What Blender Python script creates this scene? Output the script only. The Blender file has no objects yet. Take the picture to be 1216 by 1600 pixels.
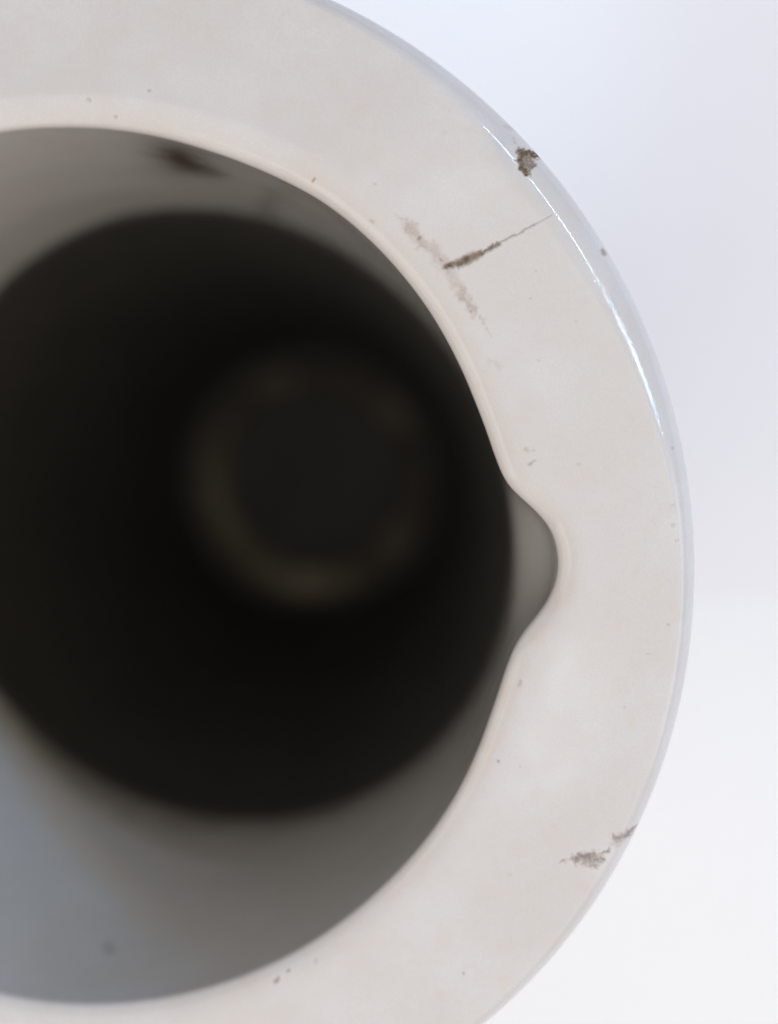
import bpy, math
import numpy as np
from mathutils import Matrix, Vector

# ------------------------------------------------------------------ camera, light, exposure
scene = bpy.context.scene
MM = 0.001
RIM_Z = 0.233                      # height of the rim's outer edge above the table

cam_data = bpy.data.cameras.new("camera")
cam = bpy.data.objects.new("camera", cam_data)
scene.collection.objects.link(cam)
cam_data.sensor_width = 36.0
cam_data.sensor_fit = 'AUTO'
cam_data.lens = 42.75
cam_data.clip_start = 0.005
cam_data.clip_end = 50.0
rows = ((0.99347278, -0.01096178, 0.11354149),
        (0.0, 0.99537193, 0.09609748),
        (-0.11406941, -0.09547023, 0.98887492))
cam.matrix_world = Matrix.Translation((0.07417, 0.02960, 0.19064 + RIM_Z)) @ Matrix(rows).to_4x4()
cam_data.dof.use_dof = True
cam_data.dof.focus_distance = 0.186
cam_data.dof.aperture_fstop = 5.2
scene.camera = cam

world = bpy.data.worlds.new("World")
scene.world = world
world.use_nodes = True
bg = world.node_tree.nodes["Background"]
bg.inputs["Color"].default_value = (0.97, 0.96, 0.97, 1.0)
bg.inputs["Strength"].default_value = 0.34

scene.view_settings.view_transform = 'Standard'
scene.view_settings.look = 'None'
scene.view_settings.exposure = -0.05
scene.view_settings.gamma = 1.0
scene.view_settings.use_curve_mapping = False


def polar(az, el, dist, z0=RIM_Z):
    a, e = math.radians(az), math.radians(el)
    return Vector((dist * math.cos(e) * math.cos(a), dist * math.cos(e) * math.sin(a), z0 + dist * math.sin(e)))


def area_light(name, loc, target, sx, sy, watts, colour, spread=180):
    d = bpy.data.lights.new(name, 'AREA')
    d.shape = 'RECTANGLE'
    d.size, d.size_y = sx, sy
    d.energy = watts
    d.color = colour
    d.spread = math.radians(spread)
    o = bpy.data.objects.new(name, d)
    o.location = loc
    o.rotation_euler = (Vector(target) - Vector(loc)).to_track_quat('-Z', 'Y').to_euler()
    scene.collection.objects.link(o)
    return o


TOP = (0, 0, RIM_Z)
# cool window behind the upper right of the pot; the narrow strip is added for the blue highlight on the outer edge
area_light("window_light", polar(22, 28, 1.3), TOP, 0.20, 0.09, 3.7, (0.16, 0.49, 1.0))
area_light("highlight_strip_light", polar(44, 29, 1.3), TOP, 0.36, 0.024, 1.8, (0.55, 0.78, 1.0))
# small warm room lamp, in front of the window as seen from the rim
area_light("lamp_light", polar(25, 31, 1.25), TOP, 0.16, 0.022, 1.3, (1.0, 0.90, 0.74))
# broad warm bounce from the ceiling over the near side of the table
area_light("ceiling_light", (0.15, -0.75, RIM_Z + 1.35), (0.1, -0.3, RIM_Z), 3.0, 2.6, 24.5, (1.0, 0.93, 0.85))
# small overhead panel added for the soft sheen on the rim below the notch
lamp = area_light("sheen_light", (0.155, -0.37, RIM_Z + 1.3), (0.084, -0.02, RIM_Z), 0.20, 0.05, 0.05, (0.95, 0.97, 1.0))
lamp.rotation_euler.rotate_axis('Z', math.radians(55))
# low soft light from the right of the table
area_light("side_light", polar(-12, 19, 1.5), TOP, 1.0, 0.5, 2.8, (1.0, 0.92, 0.90))
# warm area light added on the left to brighten the notch wall
area_light("notch_fill_light", polar(196, 42, 1.4), TOP, 0.9, 0.6, 2.6, (1.0, 0.95, 0.88))


def spot_light(name, loc, target, watts, size_deg, colour):
    d = bpy.data.lights.new(name, 'SPOT')
    d.energy = watts
    d.color = colour
    d.spot_size = math.radians(size_deg)
    d.spot_blend = 1.0
    d.shadow_soft_size = 0.03
    o = bpy.data.objects.new(name, d)
    o.location = loc
    o.rotation_euler = (Vector(target) - Vector(loc)).to_track_quat('-Z', 'Y').to_euler()
    scene.collection.objects.link(o)
    return o


# narrow spot added to make a cool blue pool on the table behind the pot
spot_light("blue_pool_spot", (0.10, 0.95, 1.25), (0.02, 0.165, 0.0), 22.0, 10.0, (0.55, 0.80, 1.0))

# ------------------------------------------------------------------ helpers
NT = 960
TH = np.arange(NT) / NT * 2 * np.pi


def wrap_deg(d):
    return (d + 180.0) % 360.0 - 180.0


# hand-thrown opening: inner edge radius (mm) by angle (deg), with the pouring notch near 2.6 deg
EDGE = [(-180, 72.1), (-140, 72.3), (-100.5, 72.55), (-91.8, 72.32), (-86.0, 72.11), (-78.7, 71.88), (-70.2, 71.65),
        (-63.0, 71.54), (-56.5, 71.48), (-51.0, 71.4), (-44.6, 71.36), (-38.6, 71.5), (-33.2, 71.63),
        (-28.4, 71.7), (-22.3, 71.66), (-17.4, 71.62), (-13.9, 71.8), (-10.5, 72.17), (-7.8, 72.84), (-5.7, 73.98),
        (-4.0, 75.45), (-1.8, 77.3), (0.4, 78.5), (2.6, 78.97), (4.8, 78.75), (6.4, 78.15), (7.8, 77.13), (9.3, 75.64),
        (10.7, 74.14), (12.3, 72.75), (14.3, 72.05), (17.1, 71.74), (21.4, 71.7), (24.1, 71.74), (26.8, 71.9),
        (31.1, 72.12), (35.9, 72.4), (40.4, 72.53), (45.1, 72.65), (50.1, 72.7), (54.9, 72.6), (60.5, 72.1),
        (65.0, 71.76), (70.6, 71.5), (76.5, 71.45), (80.6, 71.39), (88.7, 71.33), (97.0, 71.41), (140, 71.8), (180, 72.1)]


def periodic_smooth(a, sigma):
    n = int(4 * sigma) + 1
    k = np.exp(-0.5 * (np.arange(-n, n + 1) / max(sigma, 1e-6)) ** 2)
    k /= k.sum()
    if a.ndim == 1:
        p = np.concatenate([a[-n:], a, a[:n]])
        return np.convolve(p, k, 'valid')
    return np.stack([periodic_smooth(a[:, i], sigma) for i in range(a.shape[1])], 1)


_e = np.array(EDGE)
DEG = wrap_deg(np.degrees(TH))
r_in = periodic_smooth(np.interp(DEG, _e[:, 0], _e[:, 1]), 1.7)
plain = [(a, r) for a, r in EDGE if not (-16 < a < 16)]
_p = np.array(plain)
r_plain = periodic_smooth(np.interp(DEG, _p[:, 0], _p[:, 1]), 10)
notch = r_in - r_plain
UNIT = np.stack([np.cos(TH), np.sin(TH)], 1)
P_IN = UNIT * r_in[:, None]
tan = np.roll(P_IN, -1, 0) - np.roll(P_IN, 1, 0)
nrm = np.stack([tan[:, 1], -tan[:, 0]], 1)
nrm /= np.linalg.norm(nrm, axis=1)[:, None]
nrm *= np.sign((nrm * UNIT).sum(1))[:, None]


def offset_ring(d):
    """Inner edge moved d mm into the clay, smoother the farther it is from the edge."""
    s = 1.0 + abs(d) * 1.5
    n = periodic_smooth(nrm, s)
    n /= np.linalg.norm(n, axis=1)[:, None]
    return periodic_smooth(P_IN + n * d, s * 0.8)


def catmull(pts, sub):
    pts = [np.array(p, float) for p in pts]
    out = []
    for i in range(len(pts) - 1):
        p0, p1, p2 = pts[max(i - 1, 0)], pts[i], pts[i + 1]
        p3 = pts[min(i + 2, len(pts) - 1)]
        for j in range(sub):
            t = j / sub
            out.append(0.5 * (2 * p1 + (p2 - p0) * t + (2 * p0 - 5 * p1 + 4 * p2 - p3) * t * t
                              + (3 * p1 - p0 - 3 * p2 + p3) * t ** 3))
    out.append(pts[-1])
    return np.array(out)


def rings_mesh(name, rings, material, parent=None, cap_last=False, cap_first=False, flip=False):
    """rings: list of (NT,3) arrays in mm, z measured from the rim's outer edge."""
    n = len(rings)
    nt = len(rings[0])
    co = np.concatenate(rings, 0) * MM
    i, j = np.meshgrid(np.arange(n - 1), np.arange(nt), indexing='ij')
    a = i * nt + j
    b = i * nt + (j + 1) % nt
    f = np.stack([a, b, b + nt, a + nt], -1).reshape(-1, 4)
    if flip:
        f = f[:, ::-1]
    faces = f.tolist()
    if cap_last:
        loop = list(range((n - 1) * nt, n * nt))
        faces.append(loop[::-1] if flip else loop)
    if cap_first:
        loop = list(range(nt))
        faces.append(loop if flip else loop[::-1])
    me = bpy.data.meshes.new(name)
    me.from_pydata(co.tolist(), [], faces)
    me.polygons.foreach_set("use_smooth", [True] * len(me.polygons))
    me.materials.append(material)
    ob = bpy.data.objects.new(name, me)
    scene.collection.objects.link(ob)
    if parent:
        ob.parent = parent
    return ob


# angles of the finer rings used where the wear is seen close by
_seen = np.arange(-112.0, 106.0, 0.085)
_rest = np.arange(106.0, 248.0, 0.5)
FINE = np.radians(np.concatenate([_seen, _rest]) % 360.0)


def refine(ring):
    """Periodic cubic resampling of an NT-point ring at the FINE angles."""
    u = FINE / (2 * np.pi) * NT
    i = np.floor(u).astype(int)
    t = (u - i)[:, None]
    p0, p1, p2, p3 = (ring[(i + k) % NT] for k in (-1, 0, 1, 2))
    return 0.5 * (2 * p1 + (p2 - p0) * t + (2 * p0 - 5 * p1 + 4 * p2 - p3) * t ** 2 + (3 * p1 - p0 - 3 * p2 + p3) * t ** 3)


def with_z(xy, z):
    z = np.broadcast_to(z, (len(xy),))
    return np.concatenate([xy, z[:, None]], 1)


# ------------------------------------------------------------------ node helpers
class Nodes:
    def __init__(self, mat):
        self.t = mat.node_tree
        self.n = self.t.nodes
        self.l = self.t.links

    def math(self, op, a, b=None, c=None, clamp=False):
        m = self.n.new('ShaderNodeMath')
        m.operation = op
        m.use_clamp = clamp
        for k, v in enumerate((a, b, c)):
            if v is None:
                continue
            if isinstance(v, (int, float)):
                m.inputs[k].default_value = v
            else:
                self.l.new(v, m.inputs[k])
        return m.outputs[0]

    def vec(self, op, a, b=None, scale=None):
        m = self.n.new('ShaderNodeVectorMath')
        m.operation = op
        for k, v in enumerate((a, b)):
            if v is None:
                continue
            if isinstance(v, (tuple, list)):
                m.inputs[k].default_value = v
            else:
                self.l.new(v, m.inputs[k])
        if scale is not None:
            if isinstance(scale, (int, float)):
                m.inputs['Scale'].default_value = scale
            else:
                self.l.new(scale, m.inputs['Scale'])
        return m.outputs['Value'] if op in ('DOT_PRODUCT', 'LENGTH', 'DISTANCE') else m.outputs['Vector']

    def noise(self, vec, scale, detail=3, rough=0.55, colour=False):
        m = self.n.new('ShaderNodeTexNoise')
        m.inputs['Scale'].default_value = scale
        m.inputs['Detail'].default_value = detail
        m.inputs['Roughness'].default_value = rough
        self.l.new(vec, m.inputs['Vector'])
        return m.outputs['Color'] if colour else m.outputs['Fac']

    def maprange(self, v, a, b, c=0.0, d=1.0, smooth=True):
        m = self.n.new('ShaderNodeMapRange')
        m.interpolation_type = 'SMOOTHSTEP' if smooth else 'LINEAR'
        self.l.new(v, m.inputs['Value'])
        for k, x in (('From Min', a), ('From Max', b), ('To Min', c), ('To Max', d)):
            if isinstance(x, (int, float)):
                m.inputs[k].default_value = x
            else:
                self.l.new(x, m.inputs[k])
        return m.outputs['Result']

    def mix(self, fac, a, b):
        m = self.n.new('ShaderNodeMix')
        m.data_type = 'RGBA'
        if isinstance(fac, (int, float)):
            m.inputs[0].default_value = fac
        else:
            self.l.new(fac, m.inputs[0])
        for k, v in ((6, a), (7, b)):
            if isinstance(v, (tuple, list)):
                m.inputs[k].default_value = (*v, 1.0)
            else:
                self.l.new(v, m.inputs[k])
        return m.outputs[2]


def new_mat(name):
    m = bpy.data.materials.new(name)
    m.use_nodes = True
    return m, Nodes(m), m.node_tree.nodes["Principled BSDF"]


# wear on the rim: capsules ax, ay, bx, by, half width (mm), strength
STAINS = {
    'crack': [
        (61.49, 49.0, 63.04, 49.36, 0.443, 1),
        (63.04, 49.36, 64.3, 49.73, 0.591, 1),
        (64.3, 49.83, 65.65, 50.48, 0.69, 1),
        (65.65, 50.48, 66.61, 50.85, 0.493, 1),
        (66.61, 50.85, 67.86, 51.5, 0.217, 0.85),
        (67.86, 51.5, 69.2, 52.24, 0.355, 0.9),
        (69.2, 52.24, 71.88, 53.53, 0.148, 0.6),
        (71.88, 53.53, 74.73, 55.09, 0.128, 0.5),
        (74.73, 55.09, 77.19, 56.37, 0.118, 0.35),
    ],
    'chip': [
        (72.52, 65.84, 73.85, 65.81, 0.788, 1),
        (73.85, 65.81, 74.61, 65.61, 0.591, 1),
        (72.52, 65.46, 72.64, 63.4, 0.591, 1),
        (73.67, 64.5, 73.12, 63.39, 0.887, 0.8),
        (72.73, 63.4, 73.31, 62.64, 0.394, 1),
        (73.5, 63.2, 74.82, 64.01, 0.256, 0.9),
        (73.12, 62.64, 73.89, 62.53, 0.217, 0.7),
    ],
    'chip2': [
        (81.94, -42.73, 85.21, -41.97, 0.591, 0.8),
        (82.74, -42.91, 85.72, -42.67, 0.69, 0.8),
        (83.25, -43.3, 85.24, -43.94, 0.591, 0.6),
        (85.05, -44.15, 85.65, -44.33, 0.295, 0.7),
        (79.66, -43.46, 79.96, -43.34, 0.256, 0.8),
        (80.06, -43.34, 81.85, -42.74, 0.128, 0.35),
        (86.3, -41.71, 87.18, -41.36, 0.355, 0.7),
        (87.93, -39.06, 88.73, -39.44, 0.493, 0.7),
        (88.73, -39.44, 90.48, -38.74, 0.788, 0.7),
        (90.09, -38.55, 91.26, -37.99, 0.443, 0.8),
        (87.66, -40.72, 88.94, -40.25, 0.394, 0.2),
    ],
    'smudge': [
        (54.25, 56.56, 55.81, 54.91, 0.493, 0.45),
        (55.81, 54.91, 57.58, 52.69, 0.985, 0.8),
        (57.58, 52.69, 59.92, 50.74, 0.887, 0.65),
        (59.92, 50.74, 61.68, 48.14, 1.182, 0.6),
        (61.68, 48.14, 63.84, 45.24, 0.887, 0.5),
        (63.84, 45.24, 65.61, 42.24, 0.788, 0.8),
        (66.78, 41.37, 67.27, 40.11, 0.246, 0.5),
        (67.76, 39.63, 68.45, 38.37, 0.197, 0.45),
        (68.38, 34.6, 69.56, 33.92, 0.591, 0.25),
    ],
    'speck': [
        (57.33, 53.26, 57.43, 53.17, 0.236, 1),
        (59.52, 52.85, 59.62, 52.75, 0.197, 0.4),
        (60.56, 49.97, 60.65, 49.92, 0.217, 0.9),
        (65.22, 42.05, 65.28, 41.96, 0.177, 0.7),
        (85.03, 51.36, 85.23, 50.89, 0.355, 1),
        (73.76, 21.28, 73.95, 21.18, 0.335, 0.45),
        (74.73, 21.09, 74.87, 21.15, 0.236, 0.3),
        (74.27, 19.03, 74.46, 19.03, 0.256, 0.7),
        (74.56, 19.23, 75.14, 19.62, 0.177, 0.45),
        (40.98, 62.05, 41.27, 62.33, 0.227, 0.9),
        (81.73, 19.08, 81.82, 19.08, 0.217, 0.3),
        (95.72, 12.86, 96.1, 13.06, 0.158, 0.25),
        (95.88, 9.74, 96.26, 10.04, 0.177, 0.3),
        (96.6, 7.51, 96.69, 7.7, 0.197, 0.35),
        (73.06, -15.42, 73.35, -14.8, 0.295, 0.5),
        (70.04, -27.69, 70.09, -27.64, 0.217, 0.8),
        (73.36, -28.35, 73.41, -28.33, 0.177, 0.5),
        (64.73, -62.65, 64.79, -62.6, 0.217, 0.8),
        (34.04, -65.84, 34.47, -65.37, 0.315, 0.95),
        (36.08, -64.03, 36.25, -63.92, 0.256, 0.95),
        (40.74, -62.2, 40.85, -61.86, 0.295, 0.35),
        (10.01, 72.5, 10.07, 72.49, 0.256, 0.6),
        (5.86, 75.02, 6.06, 74.97, 0.295, 0.5),
        (15.69, 76.09, 15.79, 76.05, 0.217, 0.5),
        (95.64, -5.37, 95.74, -5.42, 0.197, 0.4),
        (92.56, -9.97, 92.85, -10.01, 0.158, 0.3),
        (89.23, -18.29, 89.32, -18.35, 0.197, 0.25),
        (49.93, 56.05, 50.13, 55.86, 0.256, 0.4),
        (50.53, 61.39, 50.68, 61.34, 0.236, 0.3),
        (74.91, 48.08, 74.98, 48.08, 0.177, 0.4),
        (74.19, 44.09, 74.26, 44.09, 0.177, 0.4),
        (80.99, 40.5, 81.07, 40.5, 0.177, 0.4),
        (75.54, 34.78, 75.64, 34.74, 0.177, 0.35),
        (81.97, -58.55, 82.07, -58.44, 0.177, 0.2),
        (71.76, -45.91, 72.07, -46.0, 0.295, 0.2),
        (70.29, 70.09, 70.96, 69.89, 0.493, 0.35),
        (71.35, 68.2, 71.45, 68.1, 0.236, 0.3),
        (71.46, 67.54, 71.55, 67.54, 0.236, 0.35),
        (95.72, 21.59, 95.91, 21.49, 0.197, 0.4),
        (61.01, 68.72, 61.2, 68.81, 0.394, 0.12),
        (78.69, -37.79, 78.99, -37.98, 0.394, 0.1),
    ],
    'blue': [
        (68.69, 67.7, 69.08, 66.66, 1.084, 0.8),
        (69.66, 65.53, 70.44, 64.39, 1.182, 0.45),
        (86.21, 43.03, 86.69, 42.65, 0.69, 0.45),
    ],
    'warm': [
        (69.35, -23.19, 68.57, -25.78, 0.985, 0.5),
        (68.28, -26.82, 67.29, -29.44, 0.887, 0.6),
        (65.6, -33.13, 62.09, -39.53, 0.887, 0.35),
        (58.54, -43.88, 52.89, -49.97, 0.788, 0.4),
        (75.36, -8.28, 77.3, -5.72, 0.788, 0.5),
        (78.73, -3.18, 80.17, -1.16, 0.887, 0.4),
        (47.69, -55.03, 43.5, -59.02, 0.788, 0.45),
        (31.81, -65.64, 25.33, -69.3, 1.084, 0.3),
        (71.97, -15.45, 71.02, -19.55, 0.985, 0.35),
    ],
}


def lattice(ix, iy, seed):
    h = (ix.astype(np.int64) * 374761393 + iy.astype(np.int64) * 668265263 + seed * 974634533) & 0xffffffff
    h = ((h ^ (h >> 13)) * 1274126177) & 0xffffffff
    return ((h ^ (h >> 16)) & 0xffff) / 65535.0


def value_noise(x, y, scale, seed=0, octaves=4, gain=0.55):
    out = np.zeros_like(x)
    amp, tot = 1.0, 0.0
    for o in range(octaves):
        u, v = x * scale + 31.7 * o, y * scale - 17.3 * o
        iu, iv = np.floor(u), np.floor(v)
        fu, fv = u - iu, v - iv
        fu, fv = fu * fu * (3 - 2 * fu), fv * fv * (3 - 2 * fv)
        n = (lattice(iu, iv, seed + o) * (1 - fu) + lattice(iu + 1, iv, seed + o) * fu) * (1 - fv) \
            + (lattice(iu, iv + 1, seed + o) * (1 - fu) + lattice(iu + 1, iv + 1, seed + o) * fu) * fv
        out += amp * n
        tot += amp
        amp *= gain
        scale *= 2.03
    return out / tot


def step(v, a, b):
    t = np.clip((v - a) / (b - a), 0, 1)
    return t * t * (3 - 2 * t)


def capsules(x, y, items, inner, outer):
    """Largest of several soft capsule marks (mm)."""
    best = np.zeros_like(x)
    for ax, ay, bx, by, w, s in items:
        near = np.nonzero((x > min(ax, bx) - 3 * w) & (x < max(ax, bx) + 3 * w)
                          & (y > min(ay, by) - 3 * w) & (y < max(ay, by) + 3 * w))[0]
        px, py = x[near] - ax, y[near] - ay
        dx, dy = bx - ax, by - ay
        h = np.clip((px * dx + py * dy) / max(dx * dx + dy * dy, 1e-6), 0, 1)
        d = np.hypot(px - dx * h, py - dy * h)
        best[near] = np.maximum(best[near], s * (1 - step(d, w * inner, w * outer)))
    return best


def wear(x, y):
    """Stain colour (premultiplied), coverage and bare clay by position on the rim."""
    wx, wy = value_noise(x, y, 0.9, 1) - 0.5, value_noise(x, y, 0.9, 11) - 0.5
    fx, fy = value_noise(x, y, 2.4, 5) - 0.5, value_noise(x, y, 2.4, 15) - 0.5
    vein = value_noise(x, y, 1.1, 21, 4, 0.6)
    grit = value_noise(x, y, 3.0, 31, 3, 0.7)
    rgb, alpha = np.zeros((len(x), 3)), np.zeros(len(x))

    def over(m, c):
        nonlocal rgb, alpha
        m = np.clip(m, 0, 1)
        rgb = rgb * (1 - m)[:, None] + np.asarray(c) * m[:, None]
        alpha = alpha * (1 - m) + m

    def blend(m, a, b):
        return np.array(a) * (1 - m)[:, None] + np.array(b) * m[:, None]

    warm = capsules(x + 3 * wx, y + 3 * wy, STAINS['warm'], 0.0, 1.9)
    over(0.42 * warm, (0.72, 0.53, 0.44))
    sm = capsules(x + 2.0 * wx + 0.4 * fx, y + 2.0 * wy + 0.4 * fy, STAINS['smudge'], 0.0, 1.6)
    over(0.8 * sm * (0.75 + 0.35 * step(grit, 0.35, 0.65)), (0.40, 0.295, 0.24))
    bl = capsules(x + 3 * wx, y + 3 * wy, STAINS['blue'], 0.0, 1.9)
    over(0.55 * bl, (0.52, 0.54, 0.60))
    thick = 0.25 + 0.75 * step(-x, -76.0, -72.0)
    ck = capsules(x + 0.6 * fx * thick, y + 0.6 * fy * thick, STAINS['crack'], 0.3, 1.6)
    over(ck, blend(step(vein, 0.4, 0.6), (0.12, 0.08, 0.05), (0.25, 0.185, 0.135)))
    cp = capsules(x + 1.0 * wx + 1.0 * fx, y + 1.0 * wy + 1.0 * fy, STAINS['chip'], 0.6, 1.3)
    over(cp, blend(step(grit, 0.5, 0.72), (0.13, 0.082, 0.043), (0.31, 0.22, 0.14)))
    cq = capsules(x + 1.2 * wx + 1.2 * fx, y + 1.2 * wy + 1.2 * fy, STAINS['chip2'], 0.15, 1.6)
    over(cq, blend(step(grit, 0.45, 0.75), (0.20, 0.14, 0.115), (0.42, 0.345, 0.30)))
    sp = capsules(x + 0.5 * fx, y + 0.5 * fy, STAINS['speck'], 0.1, 1.8)
    over(0.72 * sp, (0.27, 0.155, 0.095))
    bare = np.clip(np.maximum(np.maximum(cp, cq), ck), 0, 1)
    return rgb, alpha, bare, vein


def wall_marks(co):
    """Residue and darker marks on the inner wall: premultiplied colour and coverage."""
    th_, z_ = np.degrees(np.arctan2(co[:, 1], co[:, 0])), co[:, 2]
    inside = (np.hypot(co[:, 0], co[:, 1]) < 75.9) * step(-z_, -2.0, 0.0)
    jit = value_noise(th_, z_, 0.12, 41, 3) - 0.5
    acc = [np.zeros((len(co), 3)), np.zeros(len(co))]

    def mark(t0, z0, st, sz, s, c, lean=0.0):
        m = s * inside * np.exp(-(((th_ + 5 * jit - t0 + lean * (z_ - z0)) / st) ** 2 + ((z_ + 9 * jit - z0) / sz) ** 2))
        acc[0] = acc[0] * (1 - m)[:, None] + np.array(c) * m[:, None]
        acc[1] = acc[1] * (1 - m) + m

    mark(110, -62, 26, 9, 0.18, (0.36, 0.37, 0.30))
    mark(100, -34, 16, 7, 0.14, (0.40, 0.39, 0.31))
    mark(73, -56, 2.2, 45, 0.42, (0.22, 0.19, 0.155), 0.23)  # leaning dark streak on the upper wall
    mark(80, -26, 8, 22, 0.12, (0.30, 0.25, 0.20), 0.23)
    mark(78.5, -19, 4.6, 19, 0.92, (0.06, 0.034, 0.024), 0.23)  # dark brown spot on the upper wall
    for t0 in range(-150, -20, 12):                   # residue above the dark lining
        mark(t0, -89 - 2 * math.sin(t0), 9, 8, 0.55, (0.13, 0.11, 0.085))
        mark(t0 + 6, -84, 10, 14, 0.3, (0.26, 0.225, 0.175))
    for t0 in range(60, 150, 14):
        mark(t0, -89, 9, 4.5, 0.5, (0.13, 0.11, 0.085))
    mark(-92, -18.7, 0.8, 1.2, 0.45, (0.25, 0.22, 0.2))
    return acc[0], acc[1]


def ceramic_material(name, worn):
    mat, N, bsdf = new_mat(name)
    tc = N.n.new('ShaderNodeTexCoord')
    pos = N.vec('SCALE', tc.outputs['Object'], scale=1000.0)     # mm
    # glaze mottling, faint pinkish and bluish clouds
    n1 = N.noise(pos, 0.055, 3, 0.5)
    n2 = N.noise(N.vec('ADD', pos, (40.0, 11.0, 5.0)), 0.16, 3, 0.5)
    col = N.mix(N.maprange(n1, 0.35, 0.65), (0.672, 0.632, 0.602), (0.705, 0.675, 0.662))
    col = N.mix(N.maprange(n2, 0.42, 0.7, 0.0, 0.3), col, (0.660, 0.598, 0.575))
    fine = N.noise(pos, 1.9, 4, 0.65)
    col = N.mix(N.maprange(fine, 0.6, 0.78, 0.0, 0.22), col, (0.60, 0.55, 0.51))
    grain = N.noise(N.vec('ADD', pos, (3.0, 90.0, 7.0)), 3.2, 2, 0.7)
    col = N.mix(N.maprange(grain, 0.3, 0.7, 0.0, 0.32), col, (0.575, 0.54, 0.515))
    blot = N.noise(N.vec('ADD', pos, (-70.0, 30.0, 9.0)), 0.35, 4, 0.6)
    col = N.mix(N.maprange(blot, 0.48, 0.72, 0.0, 0.3), col, (0.66, 0.57, 0.50))
    zc = N.n.new('ShaderNodeSeparateXYZ')                       # yellower tone inside the pot
    N.l.new(pos, zc.inputs[0])
    zx = N.math('SQRT', N.math('ADD', N.math('POWER', zc.outputs[0], 2.0), N.math('POWER', zc.outputs[1], 2.0)))
    deep = N.math('MULTIPLY', N.maprange(zc.outputs[2], 0.0, -8.0, 0.0, 0.4), N.maprange(zx, 80.0, 82.0, 1.0, 0.0))
    col = N.mix(deep, col, (0.645, 0.605, 0.535))
    rough = N.maprange(n2, 0.3, 0.7, 0.07, 0.12)
    height = N.math('MULTIPLY', N.noise(pos, 0.09, 1, 0.5), 0.10)
    height = N.math('ADD', height, N.math('MULTIPLY', N.noise(pos, 1.3, 2, 0.5), 0.004))
    if not worn:
        at = N.n.new('ShaderNodeAttribute')
        at.attribute_name = "wear"
        col = N.vec('ADD', N.vec('SCALE', col, scale=N.math('SUBTRACT', 1.0, at.outputs['Alpha'])), at.outputs['Color'])
    if worn:
        at = N.n.new('ShaderNodeAttribute')
        at.attribute_name = "wear"
        ab = N.n.new('ShaderNodeAttribute')
        ab.attribute_name = "bare"
        keep = N.math('SUBTRACT', 1.0, at.outputs['Alpha'])
        col = N.vec('ADD', N.vec('SCALE', col, scale=keep), at.outputs['Color'])
        rough = N.math('MAXIMUM', rough, N.math('MULTIPLY', ab.outputs['Fac'], 0.8))
        # worn crown of the outer edge: fine scratches broken into the highlight
        x, y = N.n.new('ShaderNodeSeparateXYZ'), None
        N.l.new(pos, x.inputs[0])
        rad = N.math('SQRT', N.math('ADD', N.math('POWER', x.outputs[0], 2.0), N.math('POWER', x.outputs[1], 2.0)))
        band = N.math('MULTIPLY', N.maprange(rad, 94.0, 95.5), N.maprange(rad, 97.5, 99.0, 1.0, 0.0))
        low = N.maprange(x.outputs[1], 46.0, 52.0, 1.0, 0.0)
        scr = N.math('MULTIPLY', N.math('MULTIPLY', band, low), N.noise(pos, 2.4, 3, 0.7))
        height = N.math('ADD', height, N.math('MULTIPLY', scr, 0.03))
    N.l.new(col, bsdf.inputs['Base Color'])
    N.l.new(rough, bsdf.inputs['Roughness'])
    bsdf.inputs['IOR'].default_value = 1.5
    bump = N.n.new('ShaderNodeBump')
    bump.inputs['Strength'].default_value = 1.0
    bump.inputs['Distance'].default_value = 0.001
    N.l.new(height, bump.inputs['Height'])
    N.l.new(bump.outputs['Normal'], bsdf.inputs['Normal'])
    return mat


def simple_material(name, a, b, scale, rough):
    mat, N, bsdf = new_mat(name)
    tc = N.n.new('ShaderNodeTexCoord')
    pos = N.vec('SCALE', tc.outputs['Object'], scale=1000.0)
    n = N.noise(pos, scale, 4, 0.6)
    N.l.new(N.mix(N.maprange(n, 0.35, 0.65), a, b), bsdf.inputs['Base Color'])
    bsdf.inputs['Roughness'].default_value = rough
    bump = N.n.new('ShaderNodeBump')
    bump.inputs['Strength'].default_value = 0.3
    bump.inputs['Distance'].default_value = 0.0002
    N.l.new(N.noise(pos, 2.0, 3, 0.6), bump.inputs['Height'])
    N.l.new(bump.outputs['Normal'], bsdf.inputs['Normal'])
    return mat


M_RIM = ceramic_material("worn_white_glaze", True)
M_BODY = ceramic_material("white_glaze", False)
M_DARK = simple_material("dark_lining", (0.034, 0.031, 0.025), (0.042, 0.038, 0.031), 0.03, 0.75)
M_RING = simple_material("patchy_ring", (0.034, 0.03, 0.024), (0.05, 0.043, 0.033), 0.04, 0.8)
_n = Nodes(M_RING)
_d = _n.n.new('ShaderNodeAttribute')
_d.attribute_name = "pale"
_b = M_RING.node_tree.nodes["Principled BSDF"].inputs['Base Color']
_n.l.new(_n.mix(_d.outputs['Fac'], _b.links[0].from_socket, (0.20, 0.165, 0.11)), _b)
M_TABLE = simple_material("white_table", (0.91, 0.88, 0.895), (0.92, 0.89, 0.905), 0.01, 0.6)
M_PAPER = simple_material("white_paper", (0.93, 0.925, 0.93), (0.94, 0.935, 0.94), 0.01, 0.7)

# ------------------------------------------------------------------ the surface below
def slab(name, x0, x1, y0, y1, z0, z1, mat, bevel=0.0):
    me = bpy.data.meshes.new(name)
    v = [(x, y, z) for z in (z0, z1) for x, y in ((x0, y0), (x1, y0), (x1, y1), (x0, y1))]
    f = [(3, 2, 1, 0), (4, 5, 6, 7), (0, 1, 5, 4), (1, 2, 6, 5), (2, 3, 7, 6), (3, 0, 4, 7)]
    me.from_pydata(v, [], f)
    me.materials.append(mat)
    o = bpy.data.objects.new(name, me)
    scene.collection.objects.link(o)
    return o


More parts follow.
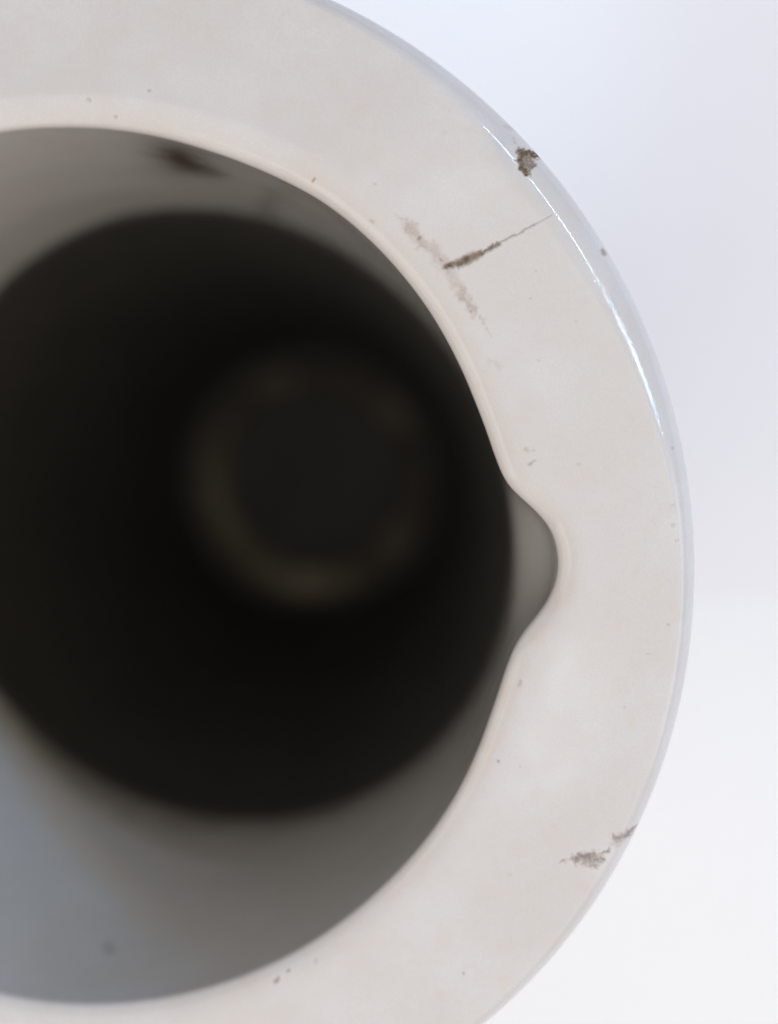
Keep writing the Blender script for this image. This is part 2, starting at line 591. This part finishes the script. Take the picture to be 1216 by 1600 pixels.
table = slab("table_top", -0.8, 0.8, -0.8, 0.8, -0.03, 0.0, M_TABLE)
table["kind"] = "structure"
paper = slab("paper_sheet", -0.16, 0.26, -0.345, -0.048, 0.0, 0.0003, M_PAPER)
paper.rotation_euler = (0, 0, math.radians(3.0))
paper["label"] = "brighter white paper sheet lying flat under the lower right of the pot"
paper["category"] = "paper"

# ------------------------------------------------------------------ the pot
pot = bpy.data.objects.new("ceramic_pot", None)
pot.empty_display_size = 0.05
pot.location = (0, 0, RIM_Z)
scene.collection.objects.link(pot)
pot["label"] = "off-white glazed ceramic pot with wide chipped rim, pouring notch and dark interior"
pot["category"] = "pot"

DARK_Z = -87.0
oval = 71.5 + 2.8 * np.cos(2 * (TH + math.radians(50)))


def wall_r(z):
    t = min(max(-z / -DARK_Z, 0.0), 1.0)
    t = t ** 1.3
    s = min(max((-z - 2.0) / 50.0, 0.0), 1.0)
    s = s * s * (3 - 2 * s)
    return (r_plain) * (1 - t) + oval * t + notch * (1 - s)


# rim: flange, rounded outer edge and raised lip round the opening
inner_prof = catmull([(0.0, 0.2), (0.0, 1.0), (0.03, 1.75), (0.2, 2.35), (0.55, 2.78), (1.2, 3.16), (2.1, 3.52),
                      (3.1, 3.78), (4.1, 3.91), (5.2, 3.95), (6.5, 3.94), (7.8, 3.92)], 5)
outer_prof = catmull([(81.5, 3.88), (84.5, 3.85), (88.0, 3.8), (91.5, 3.73), (93.8, 3.61), (94.8, 3.42), (95.8, 3.08), (96.7, 2.62),
                      (97.6, 2.02), (98.45, 1.32), (99.2, 0.48), (99.75, -0.5), (100.0, -1.45), (99.85, -2.4), (99.2, -3.5), (97.8, -4.4), (95.5, -4.9),
                      (91.0, -5.3), (86.0, -5.8), (82.5, -7.2), (80.5, -10.0), (79.6, -14.0)], 5)
rings = []
for z in np.linspace(-16.0, -0.2, 14):
    rings.append(with_z(UNIT * wall_r(z)[:, None], z))
for d, z in inner_prof:
    rings.append(with_z(offset_ring(d), z))
last = offset_ring(7.8)
last_r = np.linalg.norm(last, axis=1)
wob = 0.10 * np.sin(2 * TH + 0.6) + 0.06 * np.sin(3 * TH + 2.0)
shoulder = 0.48 + 0.5 * np.exp(-((wrap_deg(np.degrees(TH) - 33.0)) / 17.0) ** 2)     # the rounded edge is wider at upper right
for r, z in outer_prof:
    t = min(max((r - 79.5) / 13.0, 0.0), 1.0)
    lift = (1 - t) ** 1.5 * 1.0
    if z > 3.6:                                       # flat of the flange: follows the notch near the lip, a circle farther out
        r_end = 100.0 - (100.0 - 93.8) * shoulder
        k = (r - 79.5) / (93.8 - 79.5)
        rr = np.maximum(last_r, 79.5) * (1 - k) + r_end * k
        rr = last_r + (rr - last_r)
        a_in = np.arctan2(last[:, 1], last[:, 0])
        da = (a_in - TH + np.pi) % (2 * np.pi) - np.pi
        a = TH + da * (1 - k)
        xy = np.stack([np.cos(a) * rr, np.sin(a) * rr], 1)
    else:
        k = shoulder if z > -1.5 else 1.0 + (shoulder - 1.0) * max(0.0, 1 + (z + 1.5) / 3.4)
        xy = UNIT * (100.0 - (100.0 - r) * k + (wob if z > -5 else 0 * wob))[:, None]
    rings.append(with_z(xy, z))
# lay finer rings between these by arc length so that chips and cracks have their own relief
stack = np.stack([refine(r) for r in rings])                       # (rings, angles, 3)
mid = np.linalg.norm(np.diff(stack[:, 1100], axis=0), axis=1)
arc = np.concatenate([[0], np.cumsum(mid)])
gaps = np.diff(arc)
zs = stack[:, 1100, 2]
sub = [max(1, int(round(g / (0.15 if z > 0.5 else 1.0)))) for g, z in zip(gaps, zs)]
fine_rings = []
for i in range(len(stack) - 1):
    p0, p1 = stack[max(i - 1, 0)], stack[i]
    p2, p3 = stack[i + 1], stack[min(i + 2, len(stack) - 1)]
    g = gaps[i]
    m1 = (p2 - p0) / (arc[i + 1] - arc[max(i - 1, 0)]) * g
    m2 = (p3 - p1) / (arc[min(i + 2, len(stack) - 1)] - arc[i]) * g
    for j in range(sub[i]):
        t = j / sub[i]
        fine_rings.append((2 * t ** 3 - 3 * t ** 2 + 1) * p1 + (t ** 3 - 2 * t ** 2 + t) * m1
                          + (3 * t ** 2 - 2 * t ** 3) * p2 + (t ** 3 - t ** 2) * m2)
fine_rings.append(stack[-1])
allv = np.concatenate(fine_rings, 0)
top = (allv[:, 2] > 1.0) | ((allv[:, 2] > -1.5) & (np.hypot(allv[:, 0], allv[:, 1]) > 85))
w_rgb, w_alpha = np.zeros((len(allv), 3)), np.zeros(len(allv))
w_bare = np.zeros(len(allv))
a_, b_, c_, v_ = wear(allv[top, 0], allv[top, 1])
w_rgb[top], w_alpha[top], w_bare[top] = a_, b_, c_
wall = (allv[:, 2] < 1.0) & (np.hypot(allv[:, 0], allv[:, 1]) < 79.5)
g1, g2 = wall_marks(allv[wall])
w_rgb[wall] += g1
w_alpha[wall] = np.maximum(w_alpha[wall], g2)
dip = np.zeros(len(allv))
dip[top] = c_ * (0.05 + 0.22 * v_)
allv[:, 2] -= dip
nf = len(FINE)
rim = rings_mesh("rim", [allv[k * nf:(k + 1) * nf] for k in range(len(fine_rings))], M_RIM, pot, flip=True)
at = rim.data.attributes.new("wear", 'FLOAT_COLOR', 'POINT')
at.data.foreach_set("color", np.concatenate([w_rgb, w_alpha[:, None]], 1).astype(np.float32).ravel())
at = rim.data.attributes.new("bare", 'FLOAT', 'POINT')
at.data.foreach_set("value", w_bare.astype(np.float32))
rim["label"] = "wide off-white rim with raised lip, pouring notch, brown cracks and chips"

# body: white inner wall, outer wall and base in one piece
body_rings = []
for z in np.concatenate([np.linspace(-11.0, -88.0, 55), np.linspace(-92, -225.0, 30)]):
    r = wall_r(z)
    if z < -88:
        u = (-z - 88) / 137.0
        r = r * (1 - u) + 68.5 * u
    body_rings.append(with_z(UNIT * (r + 0.03)[:, None], z))
for r in (66.0, 60.0, 40.0, 10.0):
    body_rings.append(with_z(UNIT * r, -227.5))
inner_part = body_rings[::-1]
outer = catmull([(75.9, -11.5), (79.8, -12.5), (79.4, -40.0), (79.2, -110.0), (78.4, -190.0), (77.0, -222.0), (75.0, -231.0),
                 (72.0, -232.6), (67.0, -232.7), (65.0, -231.0), (60.0, -230.6), (10.0, -230.6)], 5)
outer_part = []
for r, z in outer:
    n_ = notch if z > -60 else notch * max(0.0, 1 - (-z - 60) / 40)
    outer_part.append(with_z(UNIT * (r + np.clip(n_, 0, None) * 0.8 * (r > 70))[:, None], z))
body = rings_mesh("body", inner_part + outer_part, M_BODY, pot, cap_first=True, cap_last=True, flip=False)

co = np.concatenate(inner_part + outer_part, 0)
g_rgb, g_a = wall_marks(co)
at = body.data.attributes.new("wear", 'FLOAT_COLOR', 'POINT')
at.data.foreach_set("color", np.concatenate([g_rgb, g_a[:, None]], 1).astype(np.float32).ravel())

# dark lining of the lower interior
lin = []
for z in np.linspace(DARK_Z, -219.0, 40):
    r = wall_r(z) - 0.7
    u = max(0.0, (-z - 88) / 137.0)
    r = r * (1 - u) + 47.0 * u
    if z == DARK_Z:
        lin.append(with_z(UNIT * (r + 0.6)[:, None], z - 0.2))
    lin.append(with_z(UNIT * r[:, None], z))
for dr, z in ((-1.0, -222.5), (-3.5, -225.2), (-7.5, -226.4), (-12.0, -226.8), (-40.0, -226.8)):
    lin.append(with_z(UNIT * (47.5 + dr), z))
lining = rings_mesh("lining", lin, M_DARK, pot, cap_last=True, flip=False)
lining["label"] = "blackish brown lower interior"

# low ring standing on the floor of the pot, paler brown in patches
ring_prof = catmull([(42.5, -226.7), (41.2, -224.9), (38.5, -224.0), (34.5, -224.2), (31.5, -225.0), (29.5, -226.7)], 4)
ring_rings = []
for r, z in ring_prof:
    ring_rings.append(with_z(UNIT * (r + 0.5 * np.sin(3 * TH))[:, None], z))
base_ring = rings_mesh("base_ring", ring_rings, M_RING, pot, flip=True)
co = np.concatenate(ring_rings, 0)
td = np.degrees(np.arctan2(co[:, 1], co[:, 0]))
pale = np.zeros(len(co))
for t0, st, s_ in ((-95, 26, 1.0), (-150, 22, 0.45), (172, 24, 0.4), (40, 12, 0.35), (-35, 14, 0.3), (110, 12, 0.2)):
    pale += s_ * np.exp(-(wrap_deg(td - t0) / st) ** 2)
pale *= 0.4 + 1.2 * value_noise(co[:, 0], co[:, 1], 0.12, 51)
at = base_ring.data.attributes.new("pale", 'FLOAT', 'POINT')
at.data.foreach_set("value", np.clip(pale, 0, 1).astype(np.float32))
